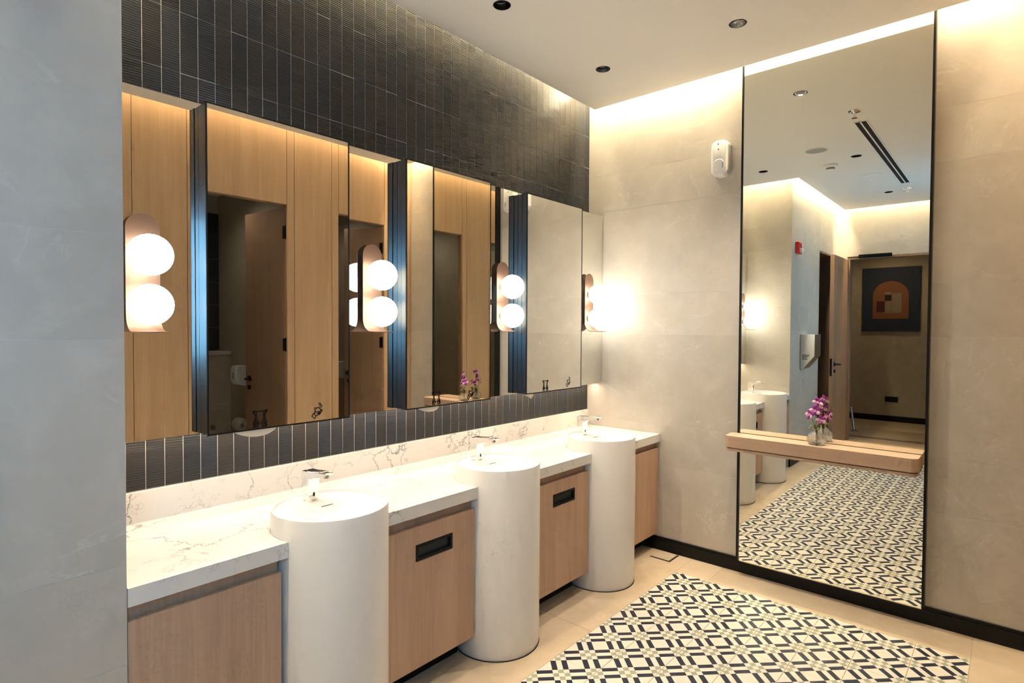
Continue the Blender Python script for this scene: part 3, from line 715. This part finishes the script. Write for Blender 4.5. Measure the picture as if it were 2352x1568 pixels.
# ================================================================== SHELF, VASE AND SMALL FITTINGS
def rrect(x0, x1, y0, y1, r, corners, n=8):
    pts = []
    for (cx_, cy_, a0, on) in ((x0+r, y0+r, PI, corners[0]), (x1-r, y0+r, 1.5*PI, corners[1]), (x1-r, y1-r, 0, corners[2]), (x0+r, y1-r, .5*PI, corners[3])):
        if on: pts += [(cx_+r*math.cos(a0+PI/2*i/n), cy_+r*math.sin(a0+PI/2*i/n)) for i in range(n+1)]
        else: pts.append((x0 if cx_ == x0+r else x1, y0 if cy_ == y0+r else y1))
    return pts
SHX0, SHY0, SHY1 = -0.195, -2.008, -1.078
sh = thing('wall_shelf', 'thick oak shelf with rounded corners in front of the tall mirror', 'shelf', (0, 0, 0))
obj('board', MB().prism(rrect(SHX0, -0.0600, SHY0, SHY1, 0.035, (1, 0, 0, 1)), 0.787, 0.853), 'oakshelf', sh, smooth=35)
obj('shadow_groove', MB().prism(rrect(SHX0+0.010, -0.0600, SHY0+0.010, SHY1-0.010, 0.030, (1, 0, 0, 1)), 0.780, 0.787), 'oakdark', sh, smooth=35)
obj('lower_board', MB().prism(rrect(SHX0+0.004, -0.0600, SHY0+0.004, SHY1-0.004, 0.033, (1, 0, 0, 1)), 0.766, 0.780), 'oakshelf', sh, smooth=35)
# vase of orchids
VX, VY, VZ = -0.122, -1.550, 0.8535
va = thing('glass_vase', 'small ribbed clear glass vase on the oak shelf', 'vase', (VX, VY, VZ))
outer = [(0.026, 0), (0.036, 0.004), (0.0445, 0.018), (0.0460, 0.032), (0.041, 0.048), (0.028, 0.062), (0.0165, 0.071), (0.0150, 0.080), (0.0190, 0.090)]
inner = [(0.0165, 0.090), (0.0128, 0.080), (0.0140, 0.072), (0.025, 0.061), (0.0375, 0.047), (0.0420, 0.032), (0.040, 0.020), (0.030, 0.009), (0.001, 0.008)]
rib = lambda t, h: 0.030*math.cos(t*18)*min(1, max(0, (0.075-h)/0.02))
obj('glass_body', MB().lathe(outer+inner, n=144, cap=True, rib=rib), 'glass', va, smooth=60)
fl = thing('orchid_stem', 'purple and white orchid sprig standing in the glass vase', 'flowers', (VX, VY, VZ))
rnd = random.Random(4)
main = [(0, 0, 0.012), (0.004, 0.002, 0.07), (0.010, 0.006, 0.13), (0.008, 0.0, 0.19), (0.0, -0.006, 0.235)]
obj('stem', MB().tube(main, [0.0022, 0.0022, 0.002, 0.0017, 0.0012]), 'stem', fl, smooth=60)
obj('side_stem', MB().tube([(0.002, -0.004, 0.012), (-0.006, -0.004, 0.075), (-0.012, 0.014, 0.12), (-0.016, 0.026, 0.155)], 0.0016), 'stem', fl, smooth=60)
def petal(mb, c, d, nrm, L, wd):
    d = Vector(d).normalized(); nrm = Vector(nrm); nrm = (nrm-d*nrm.dot(d)).normalized(); s = d.cross(nrm); c = Vector(c)
    rows = [(0.0, 0.12), (0.25, 0.65), (0.55, 1.0), (0.8, 0.75), (1.0, 0.12)]; vs = []
    for u, w in rows:
        lift = nrm*(0.18*L*(u-u*u*1.3))
        for q in (-1, 0, 1): vs.append(c+d*L*u+s*wd/2*w*q+lift-nrm*(0.12*wd*(abs(q))))
    k_ = len(vs); vs += [v-nrm*0.0006 for v in vs]; fs = []
    for i in range(4):
        for j in range(2):
            a = i*3+j; fs += [(a, a+1, a+4, a+3), (k_+a, k_+a+3, k_+a+4, k_+a+1)]
    per = [0, 1, 2, 5, 8, 11, 14, 13, 12, 9, 6, 3]
    fs += [(per[i], k_+per[i], k_+per[(i+1) % 12], per[(i+1) % 12]) for i in range(12)]
    mb.add(vs, fs)
def bloom(c, face, r):
    face = Vector(face).normalized(); a = face.cross(Vector((0, 0, 1))).normalized(); b = a.cross(face)
    f = obj('bloom', MB().ellipsoid(c, (r*.16, r*.16, r*.16), 8, 6), 'bud', fl, smooth=80)
    mb1, mb2 = MB(), MB()
    for i in range(5):
        t = 2*PI*i/5+0.3
        d = a*math.sin(t)+b*math.cos(t)+face*0.35
        petal(mb1 if i % 2 == 0 else mb2, c, d, face, r, r*0.72)
    petal(mb1, Vector(c)+face*r*.1, face*0.9-b*0.6, b, r*.6, r*.55)
    obj('petals', mb1, 'petal', f, smooth=60); obj('pale_petals', mb2, 'petal_pale', f, smooth=60)
bloom((0.0, -0.004, 0.228), (-1, -0.5, 0.35), 0.030)
bloom((-0.004, 0.006, 0.182), (-1, 0.1, 0.2), 0.031)
bloom((-0.016, 0.030, 0.160), (-1, 0.9, 0.0), 0.030)
bloom((-0.004, -0.022, 0.135), (-1, -0.5, 0.1), 0.028)
bloom((0.018, -0.034, 0.150), (0.2, -1, 0.3), 0.026)
sp = MB(); gn = MB()
for i in range(24):
    a = rnd.uniform(0, 2*PI); r = rnd.uniform(0.008, 0.040); z = rnd.uniform(0.085, 0.128)
    x, y = r*math.cos(a), r*math.sin(a)
    gn.tube([(0, 0, 0.060), (x*0.4, y*0.4, z*0.85), (x, y, z)], 0.0007, 5); sp.ellipsoid((x, y, z), (0.0026,)*3, 6, 4)
fo = obj('filler_sprays', gn, 'stem', fl, smooth=60); fo['kind'] = 'stuff'
fb = obj('filler_buds', sp, 'bud', fl, smooth=60); fb['kind'] = 'stuff'
lf = MB()
for i in range(9):
    a = 2*PI*i/9+0.2; petal(lf, (0, 0, 0.072), (math.cos(a)*0.7, math.sin(a)*0.7, 1.0), (math.cos(a), math.sin(a), -0.4), rnd.uniform(0.025, 0.045), 0.012)
obj('leaves', lf, 'stem', fl, smooth=60)

# air freshener on the far wall
af = thing('air_freshener', 'white rounded air freshener unit high on the far wall', 'dispenser', (-0.001, -0.976, 2.400))
def rr2(w, h, r, n=8):
    return rrect(-w/2, w/2, 0, h, r, (1, 1, 1, 1), n)
mb = MB()
prof = [(0.104, 0.0, 0.0), (0.106, 0.0, 0.035), (0.098, 0.003, 0.055), (0.080, 0.012, 0.062)]
vs = []; n = None
for w_, ins, xx in prof:
    p = rr2(w_, 0.217-2*ins, 0.040 if xx < 0.05 else 0.034); n = len(p)
    vs += [(-xx, -u, v+ins) for u, v in p]
fs = [tuple(range(n)), tuple(range(3*n, 4*n))[::-1]]
for l in range(3):
    for i in range(n): j = (i+1) % n; fs.append((l*n+i, l*n+j, (l+1)*n+j, (l+1)*n+i))
mb.add(vs, fs); obj('shell', mb, 'whiteplastic', af, smooth=50)
obj('front_cover', MB().prism([(-u*0.80+0.003, 0.022+v) for u, v in rr2(0.085, 0.078, 0.034)], -0.0645, -0.060, 'x'), 'whiteplastic', af, smooth=40, bevel=(0.002, 2))
for q_, w_ in ((0.192, 0.006), (0.160, 0.004)): obj('status_lens', MB().ellipsoid((-0.0622, w_, q_), (0.0012, 0.004, 0.006), 12, 6), 'greyink', af, smooth=80)
tcu = bpy.data.curves.new('lettering', 'FONT'); tcu.body = 'initial'; tcu.size = 0.0175; tcu.extrude = 0.0003; tcu.align_x = 'CENTER'; tcu.align_y = 'CENTER'
to = bpy.data.objects.new('tmp', tcu); C.objects.link(to)
dg = bpy.context.evaluated_depsgraph_get(); tme = bpy.data.meshes.new_from_object(to.evaluated_get(dg)); bpy.data.objects.remove(to)
tme.name = 'lettering'; tme.materials.clear(); tme.materials.append(M['blueink'])
# text local x -> world +z (reads bottom to top), local y -> +y (its top towards the left), local z -> -x
le = bpy.data.objects.new('lettering', tme); C.objects.link(le); le.parent = af
le.matrix_local = Matrix(((0, 0, -1, -0.0648), (0, 1, 0, -0.024), (1, 0, 0, 0.062), (0, 0, 0, 1)))

# fire alarm and hand dryer on the grey wall (seen in the tall mirror)
fa = thing('fire_alarm', 'red fire alarm sounder with strobe on the grey wall', 'alarm', (-3.25, GY, 2.265))
obj('back_box', bx(-0.065, 0.065, -0.035, -0.001, 0, 0.125), 'red', fa, bevel=(0.006, 2))
obj('strobe', bx(-0.030, 0.030, -0.065, -0.035, 0.015, 0.055), 'whiteplastic', fa, bevel=(0.006, 2))
obj('sounder_grille', MB().box(-0.045, 0.045, -0.040, -0.035, 0.070, 0.076).box(-0.045, 0.045, -0.040, -0.035, 0.084, 0.090).box(-0.045, 0.045, -0.040, -0.035, 0.098, 0.104), 'red', fa)
hd = thing('hand_dryer', 'brushed steel wedge shaped hand dryer on the grey wall', 'hand dryer', (-3.56, GY-0.001, 1.020))
obj('body', MB().prism([(0.0, 0.0), (0.0, 0.38), (-0.145, 0.38), (-0.145, 0.145), (-0.030, 0.0)], -0.13, 0.13, 'x'), 'steel', hd, bevel=(0.004, 2))
obj('side_vent', MB().box(0.1301, 0.1315, -0.075, -0.020, 0.105, 0.112).box(0.1301, 0.1315, -0.065, -0.020, 0.120, 0.127).box(0.1301, 0.1315, -0.085, -0.020, 0.135, 0.142).box(0.1301, 0.1315, -0.095, -0.020, 0.150, 0.157), 'blackmat', hd)
# entrance door leaf, swung into the room
ed = thing('entrance_door', 'oak entrance door standing open into the room', 'door', (EX+0.010, -0.690, 0))
obj('leaf', bx(0.0, 0.765, -0.022, 0.022, 0.012, 2.352), 'oakdoor', ed, bevel=(0.002, 1))
obj('lock_plate', bx(0.7655, 0.767, -0.012, 0.012, 0.89, 1.10), 'black', ed)
for s in (-1,):
    obj('lever_handle', MB().lathe([(0.026, 0.0), (0.026, 0.008)], 0.705, s*0.0225-0.008, 1.03, 20, 'y').tube([(0.705, -0.028, 1.03), (0.705, -0.062, 1.03), (0.690, -0.068, 1.03), (0.585, -0.068, 1.022)], 0.009, 10), 'black', ed, smooth=50)
    obj('thumb_turn', MB().lathe([(0.022, 0.0), (0.022, 0.010)], 0.705, -0.0335, 0.945, 20, 'y'), 'black', ed, smooth=40)
dc = tag(obj('door_closer', MB().box(EX+0.007, EX+0.045, -1.19, -0.83, DZ-0.022, DZ+0.022).box(EX+0.012, EX+0.030, -0.83, -0.70, DZ-0.006, DZ+0.004), 'black', bevel=(0.003, 2)), 'black door closer bar above the entrance doorway', 'door closer')
dh = tag(obj('door_stay', MB().tube([(-6.05, -0.595, 0.32), (-5.93, -0.66, 0.012)], 0.016, 10).box(-5.98, -5.88, -0.70, -0.62, 0.0005, 0.012), 'steel', smooth=50), 'slim leaning metal stay on the corridor floor beyond the door', 'door stop')
ths = struct(obj('trim_1', bx(-5.55, -5.44, -1.9, 0.3, -0.0005, 0.004), 'oakdark'), 'dark threshold strip across the corridor floor')
# painting and socket in the corridor
pa = thing('painting', 'navy abstract painting with a terracotta arch on the corridor wall', 'painting', (-7.249, -0.893, 1.410))
obj('canvas', bx(0, 0.035, -0.378, 0.378, 0, 1.0), 'navycanvas', pa)
arch = [(-0.236, 0.20), (0.236, 0.20), (0.236, 0.56)]+[(0.236*math.cos(a*PI/16), 0.56+0.225*math.sin(a*PI/16)) for a in range(1, 16)]+[(-0.236, 0.56)]
def pp(x0, x1, z0, z1, mat, nm): obj(nm, bx(0.0372, 0.0385, x0, x1, z0, z1), mat, pa)
obj('painted_arch', MB().prism(arch, 0.0351, 0.0370, 'x'), 'orangepaint', pa)
pp(-0.01, 0.075, 0.48, 0.57, 'brownpaint', 'painted_block'); pp(0.075, 0.185, 0.30, 0.475, 'maroon', 'painted_block'); pp(-0.145, -0.02, 0.29, 0.60, 'beigepaint', 'painted_block'); pp(-0.015, 0.070, 0.29, 0.475, 'beigepaint', 'painted_block'); pp(-0.01, 0.08, 0.575, 0.62, 'beigepaint', 'painted_block')
tag(obj('wall_socket', bx(-7.2495, -7.238, -1.012, -0.840, 0.303, 0.388), 'black', bevel=(0.003, 2)), 'black wall socket below the painting', 'socket')

# cubicle doors: two stand open, one shut
def cub_door(xh, ang, lb, wdt=0.575, grp='oak cubicle doors'):
    t = thing('cubicle_door', lb, 'door', (xh-0.006, -W-0.022, 0), grp); t.rotation_euler[2] = ang
    # local: leaf extends along -x from the hinge, thickness towards +y
    obj('leaf', bx(-wdt, 0, -0.040, 0.0, 0.012, 2.425), 'oakdoor', t, bevel=(0.0015, 1))
    for z in (2.225, 1.330, 0.30):
        obj('hinge', MB().box(-0.030, 0.0045, -0.0405, 0.0028, z-0.05, z+0.05).box(0.0006, 0.0050, -0.034, 0.002, z-0.055, z+0.055), 'black', t)
    obj('lever_handle', MB().lathe([(0.024, 0.0), (0.024, 0.008)], -wdt+0.06, 0.0005, 1.03, 18, 'y').tube([(-wdt+0.06, 0.008, 1.03), (-wdt+0.06, 0.045, 1.03), (-wdt+0.075, 0.052, 1.03), (-wdt+0.165, 0.052, 1.03)], 0.008, 8), 'black', t, smooth=50)
    obj('lever_handle', MB().lathe([(0.024, 0.0), (0.024, 0.008)], -wdt+0.06, -0.0485, 1.03, 18, 'y').tube([(-wdt+0.06, -0.048, 1.03), (-wdt+0.06, -0.085, 1.03), (-wdt+0.075, -0.092, 1.03), (-wdt+0.165, -0.092, 1.03)], 0.008, 8), 'black', t, smooth=50)
    obj('lock_turn', MB().lathe([(0.020, 0.0), (0.020, 0.010)], -wdt+0.06, 0.0005, 0.955, 18, 'y').lathe([(0.020, 0.0), (0.020, 0.010)], -wdt+0.06, -0.0505, 0.955, 18, 'y'), 'black', t, smooth=40)
    return t
cub_door(-1.249, math.radians(84), 'open oak cubicle door reflected in the nearest mirror box')
cub_door(-0.208, math.radians(72), 'open oak cubicle door reflected between two mirror boxes', 0.55)
cub_door(-2.338, 0.0, 'shut oak cubicle door facing the nearest basin')
# fittings inside the open cubicle
XS = -1.151
sd = thing('soap_dispenser', 'white wall dispenser inside the open cubicle', 'dispenser', (XS, -3.41, 0.925))
obj('shell', MB().prism([(0, 0), (-0.085, 0.02), (-0.10, 0.05), (-0.10, 0.165), (-0.085, 0.19), (0, 0.19)], -0.055, 0.055, 'y'), 'whiteplastic', sd, smooth=40, bevel=(0.008, 3))
obj('level_window', bx(-0.1008, -0.100, -0.007, 0.007, 0.07, 0.13), 'greyink', sd)
sd2 = thing('soap_dispenser', 'slim white dispenser glimpsed inside the second open cubicle', 'dispenser', (-0.106, -3.40, 0.925))
obj('shell', MB().prism([(0, 0), (-0.085, 0.02), (-0.10, 0.05), (-0.10, 0.165), (-0.085, 0.19), (0, 0.19)], -0.055, 0.055, 'y'), 'whiteplastic', sd2, smooth=40, bevel=(0.008, 3))
tp = thing('toilet_roll', 'white toilet roll holder on the cubicle wall', 'toilet roll', (XS, -3.33, 0.585))
obj('bracket', MB().tube([(-0.001, 0.075, 0.0), (-0.070, 0.075, 0.0), (-0.070, -0.06, 0.0)], 0.007, 8), 'steel', tp, smooth=50)
obj('roll', MB().lathe([(0.020, -0.055), (0.056, -0.055), (0.056, 0.050), (0.020, 0.050), (0.020, -0.055)], -0.070, 0, 0, 28, 'y', cap=False), 'paper', tp, smooth=40)
sp_ = thing('bidet_spray', 'chrome bidet hand spray with hose on the cistern ledge', 'spray', (-1.345, -3.699, 0.52))
obj('wall_outlet', MB().lathe([(0.02, 0), (0.02, -0.05)], 0.03, 0, 0, 16, 'y').lathe([(0.028, -0.001), (0.028, -0.008)], 0.03, 0, 0, 16, 'y'), 'chrome', sp_, smooth=40)
obj('hose', MB().tube([(0.03, -0.04, 0.0), (0.0, -0.06, -0.03), (-0.03, -0.05, 0.05), (-0.035, -0.045, 0.16), (-0.03, -0.045, 0.20)], 0.007, 8), 'steel', sp_, smooth=60)
obj('spray_head', MB().tube([(-0.03, -0.045, 0.20), (-0.03, -0.05, 0.27), (-0.03, -0.075, 0.305)], [0.012, 0.013, 0.020], 10).box(-0.05, -0.01, -0.04, -0.001, 0.225, 0.255), 'chrome', sp_, smooth=50)

# ceiling fittings (seen in the tall mirror)
ac = thing('air_diffuser', 'long black two-slot air diffuser in the ceiling', 'air vent', (-2.63, -1.466, CZ))
obj('frame', MB().box(-1.19, 1.19, -0.044, -0.036, -0.004, -0.0005).box(-1.19, 1.19, 0.036, 0.044, -0.004, -0.0005).box(-1.19, 1.19, -0.005, 0.005, -0.004, -0.0005).box(-1.19, -1.18, -0.036, 0.036, -0.004, -0.0005).box(1.18, 1.19, -0.036, 0.036, -0.004, -0.0005), 'paint', ac)
obj('slot', bx(-1.18, 1.18, -0.036, -0.005, -0.0015, -0.0004), 'blackmat', ac); obj('slot', bx(-1.18, 1.18, 0.005, 0.036, -0.0015, -0.0004), 'blackmat', ac)
M['speakergrey'] = plain('speaker_grille', (0.42, 0.41, 0.39), 0.8)
for x, y, m_, lb in ((-2.0, -1.046, 'speakergrey', 'round grey ceiling speaker grille nearer the tall mirror'), (-3.254, -1.266, 'paint', 'round white ceiling speaker nearer the entrance')):
    t = thing('ceiling_speaker', lb, 'speaker', (x, y, CZ), 'ceiling speakers')
    obj('grille', MB().lathe([(0.082, -0.0004), (0.082, -0.004), (0.0, -0.006)], n=40, cap=False), m_, t, smooth=40); obj('rim', MB().lathe([(0.082, -0.0004), (0.082, -0.005), (0.090, -0.003), (0.091, -0.0004)], n=40, cap=False), 'paint', t, smooth=40)
sm_ = thing('smoke_detector', 'cream smoke detector on the ceiling', 'smoke detector', (-2.584, -1.029, CZ))
obj('base', MB().lathe([(0.060, -0.0005), (0.062, -0.010), (0.050, -0.022)], n=32), 'whiteplastic', sm_, smooth=40)
obj('chamber', MB().lathe([(0.036, -0.020), (0.034, -0.042), (0.028, -0.046)], n=32), 'whiteplastic', sm_, smooth=40)
obj('vent_band', MB().lathe([(0.0365, -0.030), (0.0365, -0.036)], n=32), 'black', sm_)
for x, y, lb in ((-1.195, -1.476, 'chrome ceiling sprinkler at the near end of the air diffuser'), (-4.097, -1.448, 'chrome ceiling sprinkler near the entrance end of the air diffuser')):
    t = thing('sprinkler', lb, 'sprinkler', (x, y, CZ), 'ceiling sprinklers')
    obj('rosette', MB().lathe([(0.040, -0.0005), (0.036, -0.008), (0.014, -0.014)], n=28), 'chrome', t, smooth=40)
    obj('body', MB().lathe([(0.010, -0.012), (0.007, -0.045)], n=16), 'chrome', t, smooth=40)
    obj('deflector', MB().lathe([(0.019, -0.046), (0.019, -0.048)], n=20), 'chrome', t)
